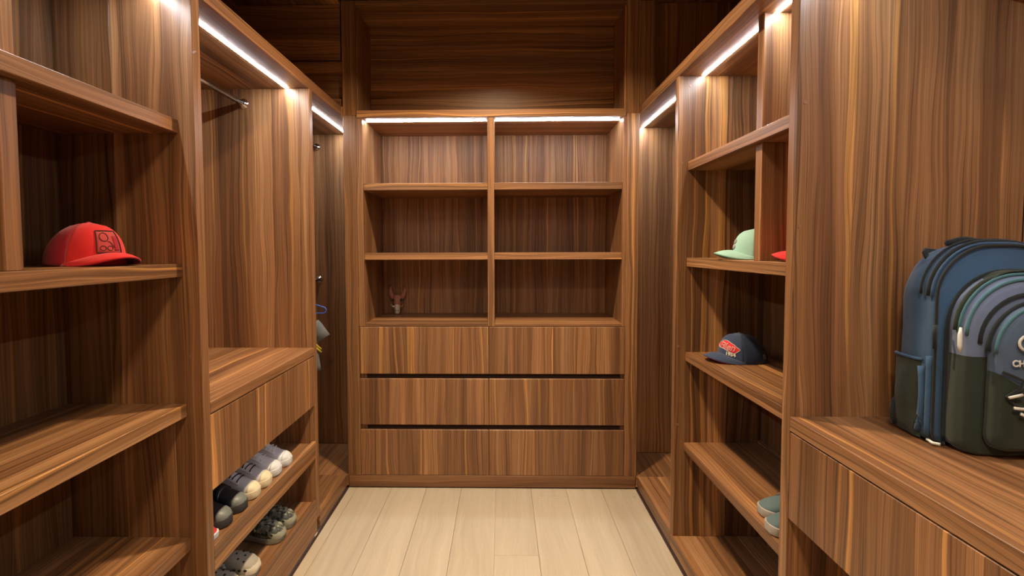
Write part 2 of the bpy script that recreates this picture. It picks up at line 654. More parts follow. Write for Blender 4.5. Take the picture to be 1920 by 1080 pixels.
# ================================================================== BACK RUN
CL, CR = -0.841, 0.714          # inner edges of the stiles
IL, IR = -0.805, 0.695          # inside faces of the shelf bays
YB = 3.235                      # face of the back panel
u = thing('drawer_cabinet', 'walnut cabinet at the back with lit shelves over six drawers', 'cabinet', (-0.065, D, 0))
board('stile', (SLx, CL - 0.0006), (D, D + 0.024), (0.0785, SOF - 0.0005), WZ, u)
board('stile', (CR + 0.0006, SRx), (D, D + 0.024), (0.0785, SOF - 0.0005), WZ, u)
board('side_panel', (CL - 0.020, IL), (D + 0.0245, YB), (0.0785, 2.175), WZ, u)
board('side_panel', (IR, CR + 0.020), (D + 0.0245, YB), (0.0785, 2.175), WZ, u)
board('side_trim', (CL, IL), (D + 0.001, D + 0.024), (0.966, 2.1745), WZ, u)
board('side_trim', (IR, CR), (D + 0.001, D + 0.024), (0.966, 2.1745), WZ, u)
DV0, DV1 = -0.083, -0.044
board('back_panel', (IL, DV0), (YB, YB + 0.018), (0.0785, 2.175), WZ_BACK, u)
board('back_panel', (DV1, IR), (YB, YB + 0.018), (0.0785, 2.175), WZ_BACK, u)
board('divider', (DV0, DV1), (D + 0.004, YB + 0.018), (0.966, 2.1745), WZ, u)
for a, b in ((IL, DV0), (DV1, IR)):
    board('shelf', (a, b), (D + 0.012, YB), (1.762, 1.802), WX, u)
    board('shelf', (a, b), (D + 0.012, YB), (1.357, 1.397), WX, u)
    board('shelf', (a, b), (D + 0.006, YB), (0.966, 0.986), WX, u)
    led(u, (a + 0.001, b - 0.001), D + 0.078, 2.175, 'X')
for z0, z1 in ((0.0795, 0.352), (0.382, 0.657), (0.686, 0.9635)):
    for a, b in ((CL + 0.0012, -0.0795), (-0.0775, CR - 0.0012)):
        board('drawer', (a, b), (D + 0.0005, D + 0.020), (z0, z1), WZ, u, bev=0.002)
for z0, z1 in ((0.345, 0.392), (0.650, 0.696)):
    board('finger_rail', (CL, CR), (D + 0.034, D + 0.050), (z0, z1), BLACKGAP, u, label='dark recessed finger groove between drawers')
board('top_panel', (IL, IR), (3.0905, YB + 0.018), (2.1758, 2.1885), WX, u)
board('plinth', (SLx + 0.002, SRx - 0.002), (D + 0.001, D + 0.022), (0.006, 0.0775), WX, u)

u = thing('overhead_cabinet', 'large open overhead cabinet above the lit back shelves', 'cabinet', (-0.065, D, SOF))
board('stile', (SLx, CL + 0.004), (D, D + 0.024), (SOF, 2.835), WZ, u)
board('stile', (CR - 0.004, SRx), (D, D + 0.024), (SOF, 2.835), WZ, u)
board('bottom_panel', (CL + 0.0045, CR - 0.0045), (D + 0.001, 3.09), (2.1755, 2.218), WX, u)
board('side_panel', (CL - 0.016, CL + 0.008), (D + 0.0245, 3.09), (2.2185, 2.805), WZ, u)
board('side_panel', (CR - 0.008, CR + 0.016), (D + 0.0245, 3.09), (2.2185, 2.805), WZ, u)
board('back_panel', (CL - 0.016, CR + 0.016), (3.09, 3.108), (2.19, 2.82), WX, u)
board('top_panel', (CL + 0.0045, CR - 0.0045), (D + 0.001, 3.09), (2.806, 2.835), WX, u)

# ================================================================== RIGHT RUN
u = thing('corner_wardrobe', 'narrow walnut corner wardrobe right of the drawers, empty', 'wardrobe', (XR, 2.8, 0))
PA, PB = S + 0.036, YE_R
board('end_panel', (0.736, BR), (YE_R, YE_R + 0.018), (0.0785, SOF), WZ, u)
board('back_panel', (BR, BR + 0.018), (PA, PB), (0.0785, SOF), WZ, u)
board('base_panel', (XR, BR), (PA, 2.7835), (0.014, 0.078), WY, u)
board('base_panel', (SRx + 0.001, BR), (2.7845, PB), (0.014, 0.078), WY, u)
board('base_panel', (0.736, SRx + 0.001), (D + 0.0255, PB), (0.014, 0.078), WY, u)
led(u, 0.896, (PA + 0.001, PB - 0.001))

u = thing('shelf_unit', 'walnut shelf unit on the right holding mint and navy caps', 'shelf unit', (XR, 1.8, 0))
PA, PB = Q + T, S
pn = board('side_panel', (XR, JR), (S, S + 0.036), (0.0785, SOF), WZ, u)
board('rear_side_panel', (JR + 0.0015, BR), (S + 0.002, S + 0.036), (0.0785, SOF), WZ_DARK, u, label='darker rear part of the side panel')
for sx, sz in ((0.845, 2.147), (0.812, 1.805), (0.809, 0.970), (0.809, 0.606)):
    screw_cap(pn, sx, S - 0.0006, sz)
for z0, z1 in SH:
    board('shelf', (RS_F, MR), (PA, PB), (z0, z1), WY, u)
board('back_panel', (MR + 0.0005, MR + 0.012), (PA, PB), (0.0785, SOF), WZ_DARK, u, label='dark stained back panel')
board('back_rail', (MR - 0.014, MR), (PA, PB), (0.5232, 0.536), WY, u, label='thin rail along the back of the lowest shelf')
for z0, z1 in ((SH[0][1], SOF), (SH[1][1], SH[0][0])):
    board('divider', (RS_F + 0.022, MR), (1.624, 1.662), (z0, z1), WZ, u)
board('base_panel', (XR, BR), (PA, S + 0.036), (0.014, 0.078), WY, u)
led(u, 0.903, (PA + 0.001, PB - 0.001))

u = thing('wardrobe_unit', 'walnut hanging wardrobe on the right with bench under the backpack', 'wardrobe', (XR, 0.5, 0))
pn = board('side_panel', (XR, BR), (Q, Q + T), (0.0785, SOF), WZ, u)
for sx, sz in ((0.8136, 1.810), (0.806, 1.478)):
    screw_cap(pn, sx, Q - 0.0006, sz)
board('side_panel', (XR, BR), (YN, YN + T), (0.0785, SOF), WZ, u)
board('back_panel', (BR, BR + 0.018), (YN + T, Q), (0.0785, SOF), WZ, u)
board('bench_top', (XR, BR), (YN + T, Q), (0.916, 0.956), WY, u)
board('drawer', (XR + 0.001, XR + 0.020), (YN + T + 0.002, Q - 0.002), (0.669, 0.912), WZ, u, label='handleless drawer front')
board('drawer_floor', (XR + 0.022, BR), (YN + T, Q), (0.657, 0.669), WY, u)
board('base_panel', (XR, BR), (YN, Q + T), (0.014, 0.078), WY, u)
rod(u, 1.185, 2.125, YN + T, Q)
led(u, 0.903, (YN + T, Q - 0.001))

u = thing('overhead_cabinet', 'dark open overhead cabinet running along the right above the light strips', 'cabinet', (XR, 1.2, SOF))
board('bottom_panel', (XR, BR), (YN, 2.784), (SOF, HDR), WY, u)
board('bottom_panel', (SRx + 0.001, BR), (2.7845, YE_R), (SOF, HDR), WY, u)
board('bottom_panel', (0.736, SRx + 0.001), (D + 0.0255, YE_R), (SOF, HDR), WY, u)
board('back_panel', (BR, BR + 0.018), (YN, 2.86), (HDR, TOP), WY, u)
board('stile', (XR - 0.006, 0.884), (2.788, 2.812), (HDR + 0.0005, TOP - 0.001), WZ, u)
board('end_panel', (0.8845, BR), (2.822, 2.840), (HDR + 0.0005, TOP - 0.001), WZ, u)
board('top_panel', (XR, BR), (YN, 2.86), (TOP, TOP + 0.02), WY, u)

# ================================================================== CAPS
RED = cloth('bright_red_twill', (0.62, 0.022, 0.022))
RED_D = cloth('deep_red_mesh', (0.30, 0.008, 0.020), weave=500.0)
RED_P = cloth('brick_red_embroidery', (0.42, 0.05, 0.045))
BLK_T = plain('black_thread', (0.012, 0.008, 0.010), 0.8)
MINT = cloth('mint_green_twill', (0.30, 0.50, 0.42))
MINT_D = cloth('mint_underbrim', (0.17, 0.36, 0.28))
PATCH_G = cloth('grey_mauve_embroidery', (0.28, 0.24, 0.23))
NAVY = cloth('navy_twill', (0.035, 0.052, 0.10))
NAVY_SHADED = cloth('shaded_navy_twill', (0.013, 0.020, 0.045))  # navy cap's shadowed rear, the shade put into a darker navy
CREAM = cloth('cream_thread', (0.62, 0.55, 0.42))
WHITE_T = cloth('white_thread', (0.70, 0.62, 0.58))
BRASS = plain('dull_brass', (0.42, 0.34, 0.22), 0.4, 0.7)

CA, CB, CH = 0.098, 0.084, 0.114


def crown_pt(phi, t, off=0.0):
    def raw(ph, tt):
        tt = min(max(tt, 0.0), 0.9999)
        c = max(0.0, math.cos(ph))
        p = 2.10 + 0.42 * c * c
        rho = (1 - tt ** p) ** (1 / p)
        h = CH * (1 - 0.05 * tt * (1 - tt) * (1 - math.cos(ph)))
        lean = 0.014 * tt * tt
        return Vector((CA * rho * math.cos(ph) + lean, CB * rho * math.sin(ph), h * tt))
    P = raw(phi, t)
    if off:
        e = 0.004
        n = (raw(phi + e, t) - raw(phi - e, t)).cross(raw(phi, min(t + e, 0.999)) - raw(phi, max(t - e, 0)))
        if n.length > 1e-12:
            n.normalize()
            P = P + n * off
    return P


def on_crown(x, y, z, y0=0.0):
    """Wrap flat artwork (metres) around the front of the crown."""
    return crown_pt(x / 0.092, (y + y0) / CH, 0.0012 + z)


def brim_pt(w, v, lift=0.0, curl=0.031):
    ph = w * math.radians(74)
    ax, by = CA * 0.985 * math.cos(ph), CB * 0.985 * math.sin(ph)
    reach = 0.072 * (max(0.0, 1 - abs(w) ** 2.4)) ** 0.62
    x = ax + reach * v
    y = by * (1 + 0.02 * v)
    z = 0.0330 - curl * (y / CB) ** 2 - 0.010 * v * v + 0.003 * math.sin(v * 3.1) + lift
    return Vector((x, y, max(z, 0.0012 + max(lift, 0) * 0.2)))


def make_cap(label, loc, rz, scale, front, back, brim, under, tilt=0.0, stitch=None):
    t = thing('baseball_cap', label, 'cap', loc, rz, None)
    t.scale = (scale,) * 3
    t.rotation_euler = (0, tilt, rz)
    f = math.radians(64)
    link('front_panel', grid_mesh(lambda a, b: crown_pt(-f + 2 * f * a, b * 0.998), 22, 14, -0.0014), front, t, True)
    link('rear_panel', grid_mesh(lambda a, b: crown_pt(f + (2 * math.pi - 2 * f) * a, b * 0.998), 34, 14, -0.0014), back, t, True)
    link('brim', grid_mesh(lambda a, b: brim_pt(-1 + 2 * a, b), 24, 8, 0.0024), brim, t, True)
    link('underbrim', grid_mesh(lambda a, b: brim_pt(-0.97 + 1.94 * a, 0.985 * b, -0.0034), 24, 8, 0.0008), under, t, True)
    bt = link('top_button', ellipsoid_mesh(0.006, 0.006, 0.003, 12, 8), front, t, True)
    bt.location = crown_pt(0, 0.9999) + Vector((0, 0, 0.0008))
    for ph in (-f, f, math.radians(118), -math.radians(118), math.pi, 0.0):
        if ph == 0.0 and stitch is None:
            continue
        link('seam', tube_mesh([crown_pt(ph, k / 14 * 0.985, 0.0004) for k in range(15)], 0.0011, 6), back if abs(ph) > f else (stitch or front), t, True)
    link('sweatband', tube_mesh([crown_pt(2 * math.pi * k / 40, 0.022, -0.0012) for k in range(40)], 0.0021, 6, closed=True), back, t, True)
    rest_on(t, loc[2])
    st = link('rear_strap', grid_mesh(lambda a, b: crown_pt(math.pi - 0.42 + 0.84 * a, 0.03 + 0.13 * b, 0.0012), 10, 2, 0.001), back, t, True)
    return t


# red cap on the left, abstract embroidered patch framed in black
cap = make_cap('red trucker cap with a black-edged embroidered patch, on the left shelf', (-1.145, 1.300, 1.377), math.radians(-17), 1.0, RED, RED_D, RED, RED_D)
pw, ph_, py = 0.034, 0.029, 0.062
pat = link('patch', grid_mesh(lambda a, b: on_crown(-pw + 2 * pw * a, -ph_ + 2 * ph_ * b, 0.0004, py), 12, 8, 0.0010), RED_P, cap, True)
pat['label'] = 'darker red embroidered patch with black edging'
out = [(-pw, -ph_), (pw, -ph_), (pw, ph_), (-pw, ph_)]
ol = []
for (a, b), (c, d) in zip(out, out[1:] + out[:1]):
    ol += [on_crown(a + (c - a) * k / 8, b + (d - b) * k / 8, 0.0014, py) for k in range(8)]
link('patch_edging', tube_mesh(ol, 0.0013, 6, closed=True), BLK_T, pat, True)
link('embroidered_ring', tube_mesh([on_crown(-0.013 + 0.012 * math.cos(q * 0.4488), 0.013 + 0.011 * math.sin(q * 0.4488), 0.0013, py) for q in range(14)], 0.0008, 5, closed=True), BLK_T, pat, True)
for sx in (-1, 1):
    link('embroidered_loop', tube_mesh([on_crown(-0.009 + sx * 0.009 + 0.0075 * math.cos(q * 0.5236), -0.016 + 0.006 * math.sin(q * 0.5236), 0.0013, py) for q in range(12)], 0.0007, 5, closed=True), BLK_T, pat, True)
link('embroidered_stroke', tube_mesh([on_crown(-0.004 + 0.022 * k / 9, 0.001 - 0.016 * k / 9 + 0.003 * math.sin(k * 0.7), 0.0013, py) for k in range(10)], 0.0008, 5), BLK_T, pat, True)
link('embroidered_block', grid_mesh(lambda a, b: on_crown(0.012 + 0.017 * a, -0.022 + 0.038 * b, 0.0016, py), 6, 8, 0.0006), RED_D, pat, True)

# mint cap behind the divider on the right
cap = make_cap('mint green cap with two oval patches, half hidden behind the divider', (0.990, 1.850, 1.377), math.radians(168), 1.0, MINT, MINT, MINT, MINT_D)
for dy, dx in ((0.066, 0.000), (0.046, -0.001)):
    link('oval_patch', map_mesh(disc_mesh(0.012, 0.002, 16), lambda x, y, z, dx=dx, dy=dy: on_crown(x * 1.5 + dx, y * 0.75, z + 0.0014, dy)), PATCH_G, cap, True)

# second red cap, only its brim shows
make_cap('red cap with only its curled brim showing beside the mint cap', (0.992, 1.458, 1.377), math.radians(139), 0.96, RED, RED_D, RED, RED_D)

# navy cap with script lettering
cap = make_cap('navy cap with red script and the year 1954 on its front', (1.018, 2.035, 0.945), math.radians(187), 1.0, NAVY, NAVY_SHADED, NAVY, RED_D, stitch=NAVY)
SX, SY = -0.004, 0.067


def swoosh(k, side):
    a = k / 16
    x = 0.052 - 0.104 * a
    return x


def script_plate(a, b):
    x = -0.050 + 0.116 * a
    top = 0.0185 - 0.0050 * math.cos(a * 7.0)
    bot = -0.0140 + 0.006 * math.sin(a * 5.0)
    e = min(1.0, 4.5 * min(a, 1 - a) + 0.12)
    y = (bot + (top - bot) * b) * e
    return x + 0.022, y - 0.010 * a


pl = link('script_ground', grid_mesh(lambda a, b: on_crown(*script_plate(a, b), 0.0004, SY), 22, 6, 0.0008), cloth('scarlet_applique', (0.62, 0.035, 0.035)), cap, True)
loop = [script_plate(k / 22, 0) for k in range(23)] + [script_plate(1 - k / 22, 1) for k in range(23)]
link('script_outline', tube_mesh([on_crown((x - 0.022) * 1.02 + 0.022, y * 1.06, 0.0012, SY) for x, y in loop], 0.0010, 5, closed=True), WHITE_T, pl, True)
tm = text_mesh('Filen', 0.035, 0.35, 0.0006, 0.0004)
map_mesh(tm, lambda x, y, z: on_crown(x * 1.15 + 0.030, y - 0.0010 - 0.0050 * (x / 0.05 + 0.5), z + 0.0018, SY), 0.006)
link('lettering', tm, WHITE_T, pl)
tm = text_mesh('Filen', 0.0333, 0.35, -0.0004, 0.0004)
map_mesh(tm, lambda x, y, z: on_crown(x * 1.17 + 0.030, y - 0.0010 - 0.0050 * (x / 0.05 + 0.5), z + 0.0024, SY), 0.006)
link('lettering', tm, pl.data.materials[0], pl)
tm = text_mesh('1954', 0.0185, 0.0, 0.0008, 0.0005)
map_mesh(tm, lambda x, y, z: on_crown(x * 1.15 + 0.052, y - 0.10 * x, z + 0.0012, 0.035), 0.006)
link('year_lettering', tm, CREAM, cap)
link('ear_badge', tube_mesh([crown_pt(math.radians(122) + 0.07 * math.cos(q * 0.5236), 0.24 + 0.09 * math.sin(q * 0.5236), 0.0014) for q in range(12)], 0.0016, 6, closed=True), BRASS, cap, True)


# ================================================================== SHOES
def shoe_profile(s, L, W, H):
    """half width, top height above the sole at station s (0 heel, 1 toe)"""
    ws = [(0, 0.55), (0.06, 0.74), (0.18, 0.80), (0.35, 0.76), (0.5, 0.82), (0.68, 1.0), (0.82, 0.98), (0.92, 0.80), (0.97, 0.58), (1, 0.30)]
    hs = [(0, 0.86), (0.06, 0.98), (0.18, 1.0), (0.35, 1.0), (0.45, 0.98), (0.56, 0.80), (0.68, 0.62), (0.82, 0.47), (0.92, 0.37), (0.97, 0.26), (1, 0.13)]

    def it(tab):
        for (a, va), (b, vb) in zip(tab[:-1], tab[1:]):
            if s <= b:
                q = (s - a) / (b - a)
                q = q * q * (3 - 2 * q) * 0.5 + q * 0.5
                return va + (vb - va) * q
        return tab[-1][1]
    return it(ws) * W / 2, it(hs) * H


def upper_pt(s, u, L, W, H, sole, off=0.0, bulge=0.0):
    """u 0..1 runs over the foot from the outer to the inner welt"""
    w, h = shoe_profile(s, L, W, H)
    w += off
    h += off
    a = math.pi * u
    ca, sa = math.cos(a), math.sin(a)
    y = w * math.copysign(abs(ca) ** 0.75, ca) * (1 + bulge * sa * sa * 0.0)
    z = sole + h * abs(sa) ** 0.72
    if s < 0.42:
        y *= 1 - 0.16 * abs(sa) ** 2
    return Vector((s * L + (off if s > 0.5 else -off) * abs(s - 0.5) * 2, y, z))


STN = [0, 0.02, 0.06, 0.12, 0.18, 0.25, 0.32, 0.39, 0.45, 0.51, 0.57, 0.63, 0.69, 0.75, 0.81, 0.86, 0.90, 0.94, 0.97, 0.99, 1.0]


def shoe_shell(L, W, H, sole, s0=0.0, s1=1.0, u0=0.0, u1=1.0, off=0.0, opening=False, nu=18, thick=0.002):
    st = [s for s in STN if s0 < s < s1]
    st = [s0] + st + [s1]
    bm = bmesh.new()
    V = [[bm.verts.new(upper_pt(s, u0 + (u1 - u0) * k / nu, L, W, H, sole, off)) for k in range(nu + 1)] for s in st]
    for i in range(len(st) - 1):
        sm = (st[i] + st[i + 1]) / 2
        for k in range(nu):
            um = u0 + (u1 - u0) * (k + 0.5) / nu
            if opening and 0.05 < sm < 0.44 and 0.27 < um < 0.73:
                continue
            bm.faces.new((V[i][k], V[i + 1][k], V[i + 1][k + 1], V[i][k + 1]))
    # close heel and toe
    if s0 == 0.0:
        bm.faces.new(V[0])
    if s1 == 1.0:
        bm.faces.new(V[-1][::-1])
    loose = [v for v in bm.verts if not v.link_faces]
    bmesh.ops.delete(bm, geom=loose, context='VERTS')
    bmesh.ops.recalc_face_normals(bm, faces=bm.faces)
    if thick:
        bmesh.ops.solidify(bm, geom=list(bm.faces), thickness=thick)
    me = bpy.data.meshes.new('shell')
    bm.to_mesh(me)
    bm.free()
    return me


def sole_mesh(L, W, H, z0, z1, grow=0.003, toe_spring=0.004):
    rings = []
    out = []
    st = STN
    for s in st:
        w, _ = shoe_profile(s, L, W, H)
        out.append((s, w + grow))
    pts = [(s * L + (grow if s > 0.9 else (-grow if s < 0.1 else 0)), w) for s, w in out] + [(s * L + (grow if s > 0.9 else (-grow if s < 0.1 else 0)), -w) for s, w in reversed(out)]
    for z, sh in ((z0, 0.90), (z0 + 0.003, 0.97), ((z0 + z1) / 2, 1.0), (z1 - 0.002, 1.0), (z1, 0.97)):
        ring = []
        for x, y in pts:
            sp = toe_spring * max(0, (x / L - 0.75) / 0.25) ** 2
            ring.append(Vector((L / 2 + (x - L / 2) * (0.985 + 0.015 * sh), y * sh, z + sp)))
        rings.append(ring)
    return loft_mesh(rings)


def lace_pt(s, u, dims, off=0.004):
    L, W, H, sole = dims
    return upper_pt(s, u, L, W, H, sole, off)


def make_sneaker(name, label, loc, rz, upper, sole_m, toe_m=None, lace_m=None, inner=None, L=0.255, W=0.088, H=0.062, sole=0.026, group=None, straps=0, cat='shoe'):
    t = thing(name, label, cat, loc, rz, group)
    link('upper', shoe_shell(L, W, H, sole, opening=True), upper, t, True)
    link('lining', shoe_shell(L * 0.97, W * 0.9, H * 0.55, sole, s0=0.03, s1=0.7, thick=0.0), inner or BLK_T, t, True)
    link('sole', sole_mesh(L, W, H, 0.0006, sole + 0.004), sole_m, t, True)
    tg = link('tongue', grid_mesh(lambda a, b: upper_pt(0.60 - 0.27 * a, 0.36 + 0.28 * b, L, W, H, sole, 0.002 + 0.014 * a * a) + Vector((0, 0, 0.006 * a)), 8, 6, 0.003), upper, t, True)
    if toe_m:
        link('toe_cap', shoe_shell(L, W, H, sole, s0=0.87, off=0.0016, thick=0.0015), toe_m, t, True)
    if lace_m:
        for k, s in enumerate((0.46, 0.53, 0.60, 0.67)):
            link('lace', tube_mesh([lace_pt(s + 0.018 * (q / 6 - 0.5) * (1 if k % 2 else -1), 0.32 + 0.36 * q / 6, (L, W, H, sole), 0.005) for q in range(7)], 0.0022, 6), lace_m, t, True)
        for sgn in (-1, 1):
            link('lace_bow', tube_mesh([lace_pt(0.44, 0.5, (L, W, H, sole), 0.008) + Vector((0.006 * math.sin(q * 0.7), sgn * 0.011 * math.sin(q * 0.45), 0.003 + 0.007 * math.sin(q * 0.9))) for q in range(8)], 0.0017, 6), lace_m, t, True)
        link('eyestay', shoe_shell(L, W, H, sole, s0=0.44, s1=0.72, u0=0.24, u1=0.36, off=0.0018, nu=4, thick=0.0015), upper, t, True)
        link('eyestay', shoe_shell(L, W, H, sole, s0=0.44, s1=0.72, u0=0.64, u1=0.76, off=0.0018, nu=4, thick=0.0015), upper, t, True)
    for q in range(straps):
        s = 0.47 + 0.11 * q
        link('strap', shoe_shell(L, W, H, sole, s0=s, s1=s + 0.08, u0=0.10, u1=0.90, off=0.004, nu=14, thick=0.003), upper, t, True)
    return t


def copy_tree(o):
    c = o.copy()
    COL.objects.link(c)

    def kids(src, dst):
        for ch in list(src.children):
            d = ch.copy()
            COL.objects.link(d)
            d.parent = dst
            kids(ch, d)
    kids(o, c)
    return c


def again(o, label, loc, rz):
    c = copy_tree(o)
    c['label'] = label
    c.location = loc
    c.rotation_euler = (0, 0, rz)
    return c


LG = plain('light_grey_leather', (0.76, 0.77, 0.80), 0.5, bump=0.05)
LGS = plain('white_rubber', (0.66, 0.66, 0.66), 0.5)
GREY = cloth('grey_canvas', (0.55, 0.54, 0.56))
CREAM_R = plain('cream_rubber', (0.70, 0.60, 0.40), 0.5)
BLKL = plain('black_leather', (0.018, 0.022, 0.027), 0.28, spec=0.6, bump=0.06)
BLKS = plain('black_rubber', (0.05, 0.05, 0.05), 0.55)
OLIVE_R = plain('grey_toe_rubber', (0.16, 0.17, 0.15), 0.4)
REDL = plain('red_leather', (0.60, 0.03, 0.035), 0.45)
SLATE = cloth('slate_teal_canvas', (0.10, 0.145, 0.145))
SLATE_S = plain('taupe_rubber', (0.36, 0.32, 0.27), 0.6)
BEIGE = plain('beige_foam', (0.36, 0.325, 0.255), 0.6, var=0.08)
BEIGE_T = plain('pale_beige_foam', (0.56, 0.49, 0.37), 0.6, var=0.06)
HOLE = plain('dark_hole', (0.03, 0.03, 0.025), 0.9)
CAMO = camo()
CAMO_S = plain('grey_green_foam', (0.26, 0.25, 0.18), 0.6, var=0.1)

Z1, Z2 = 0.4602, 0.1652
TX = -0.947        # toes stand just behind the shelf lips
PR = 'shoes on the upper shoe shelf'


def at_toe(y, L, rz, x=TX):
    return (x - L * math.cos(rz), y - L * math.sin(rz))


def put(y, L, rz, z, x=TX):
    a = at_toe(y, L, rz, x)
    return (a[0], a[1], z)


r = math.radians(4)
wh = make_sneaker('sneaker', 'light grey leather sneaker at the far end of the upper shoe shelf', put(2.090, 0.215, r, Z1), r, LG, LGS, LGS, LG, GREY, L=0.215, W=0.082, H=0.074, group=PR)
again(wh, 'light grey leather sneaker, second from the far end of its shelf', put(1.994, 0.215, r * 0.4, Z1, TX - 0.004), r * 0.4)
r = math.radians(2)
gr = make_sneaker('sneaker', 'grey canvas sneaker with cream toe, beside the light grey leather pair', put(1.900, 0.215, r, Z1), r, GREY, CREAM_R, CREAM_R, BLK_T, BLKS, L=0.215, W=0.080, H=0.072, group=PR)
again(gr, 'grey canvas sneaker with cream toe, beside the black shoes', put(1.808, 0.215, -r, Z1, TX - 0.002), -r)
r = math.radians(-3)
bk = make_sneaker('strap_shoe', 'black leather strap shoe beside the grey canvas sneakers', put(1.714, 0.225, r, Z1, TX - 0.004), r, BLKL, BLKS, OLIVE_R, None, BLKS, L=0.225, W=0.084, H=0.078, group=PR, straps=2)
again(bk, 'black leather strap shoe nearest the red shoe', put(1.618, 0.225, r * 0.5, Z1, TX - 0.006), r * 0.5)
make_sneaker('sneaker', 'red shoe with white welt, mostly hidden by the left partition', put(1.530, 0.19, 0.0, Z1, -0.949), 0.0, REDL, LGS, None, LGS, BLKS, L=0.19, W=0.072, H=0.050, sole=0.016, group=PR)


# clogs on the lower shelf
def clog_pt(s, u, L, W, H, off=0.0):
    ws = [(0, 0.62), (0.1, 0.78), (0.35, 0.78), (0.6, 0.98), (0.8, 1.0), (0.92, 0.84), (0.98, 0.58), (1, 0.40)]
    hs = [(0, 0.5), (0.3, 0.55), (0.45, 0.98), (0.55, 1.0), (0.7, 0.90), (0.85, 0.76), (0.94, 0.58), (1, 0.34)]

    def it(tab):
        for (a, va), (b, vb) in zip(tab[:-1], tab[1:]):
            if s <= b:
                q = (s - a) / (b - a)
                q = q * q * (3 - 2 * q)
                return va + (vb - va) * q
        return tab[-1][1]
    w, h = it(ws) * W / 2 + off, it(hs) * H + off
    a = math.pi * u
    ca, sa = math.cos(a), math.sin(a)
    return Vector((s * L + off * (1 if s > 0.9 else 0), w * math.copysign(abs(ca) ** 0.6, ca), 0.016 + h * abs(sa) ** 0.6))


def make_clog(name, label, loc, rz, body, sole_m, toe_m, group, L=0.225, W=0.094, H=0.066):
    t = thing(name, label, 'shoe', loc, rz, group)
    st = [0.40, 0.44, 0.48, 0.53, 0.6, 0.67, 0.74, 0.8, 0.85, 0.9, 0.94, 0.97, 0.99, 1.0]
    link('upper', loft_mesh([[clog_pt(s, k / 18, L, W, H) for k in range(19)] for s in st], False, True, closed=False), body, t, True)
    t.children[-1].modifiers.new('body', 'SOLIDIFY').thickness = 0.004
    # foot bed with raised rim
    st2 = [0, 0.015, 0.05, 0.1, 0.2, 0.3, 0.4, 0.5, 0.6, 0.7, 0.8, 0.88, 0.94, 0.98, 1.0]
    out = [(s * L, clog_pt(s, 0.0, L, W, H).y + 0.003) for s in st2]
    pts = out + [(x, -y) for x, y in reversed(out)]
    rings = []
    for z, k in ((0.0006, 0.93), (0.004, 1.0), (0.014, 1.01), (0.022, 1.0), (0.026, 0.97)):
        rings.append([Vector((L / 2 + (x - L / 2) * (0.98 + 0.02 * k), y * k, z + 0.003 * max(0, x / L - 0.8) * 5)) for x, y in pts])
    link('sole', loft_mesh(rings), sole_m, t, True)
    link('heel_strap', grid_mesh(lambda a, b: Vector((L * 0.47 - L * 0.50 * math.sin(math.pi * a) ** 0.8, W * 0.46 * math.cos(math.pi * a), 0.046 + 0.022 * b + 0.012 * math.sin(math.pi * a))), 18, 2, 0.003), body, t, True)
    link('toe_rim', loft_mesh([[clog_pt(s, 0.02 + 0.96 * k / 14, L, W, H * 0.78, 0.003) for k in range(15)] for s in (0.86, 0.90, 0.94, 0.97, 0.99, 1.0)], False, True, closed=False), toe_m, t, True)
    for s, uu in ((0.60, 0.5), (0.68, 0.40), (0.68, 0.60), (0.76, 0.5), (0.80, 0.36), (0.80, 0.64)):
        p = clog_pt(s, uu, L, W, H, 0.0022)
        link('vent_hole', ellipsoid_mesh(0.0046, 0.0046, 0.0022, 10, 6), HOLE, t, True).location = p
    for s in (0.66, 0.76, 0.86):
        for uu in (0.10, 0.90):
            p = clog_pt(s, uu, L, W, H, 0.0035)
            link('vent_hole', ellipsoid_mesh(0.007, 0.0022, 0.0045, 10, 6), HOLE, t, True).location = p
    for sgn in (-1, 1):
        rv = link('strap_rivet', disc_mesh(0.007, 0.004, 12, 'Y'), toe_m, t, True)
        rv.location = (L * 0.47, sgn * (W * 0.46 + 0.003), 0.056)
    return t


PL = 'clogs on the lower shoe shelf'
r = math.radians(-5)
c1 = make_clog('clog', 'camouflage foam clog, farther one of its pair', put(2.112, 0.20, r, Z2, TX), r, CAMO, CAMO_S, CAMO_S, PL, L=0.20, W=0.086)
again(c1, 'camouflage foam clog, nearer one of its pair', put(2.004, 0.20, r * 1.6, Z2, TX), r * 1.6)
r = math.radians(3)
c2 = make_clog('clog', 'beige foam clog, the one fully in view', put(1.790, 0.20, r, Z2, TX), r, BEIGE, BEIGE, BEIGE_T, PL, L=0.20, W=0.094)
again(c2, 'beige foam clog cut off by the picture edge', put(1.680, 0.20, r, Z2, TX - 0.016), r)

# slate sneakers on the right lowest shelf
PS = 'slate sneakers on the right'
r = math.radians(180)
sl = make_sneaker('sneaker', 'slate canvas sneaker on the right shelf, farther one', (0.866 + 0.25, 1.592, 0.5232), r, SLATE, SLATE_S, None, SLATE, BLKS, L=0.25, W=0.088, H=0.060, sole=0.024, group=PS)
again(sl, 'slate canvas sneaker on the right shelf, nearer one', (0.838 + 0.25, 1.494, 0.5232), r)

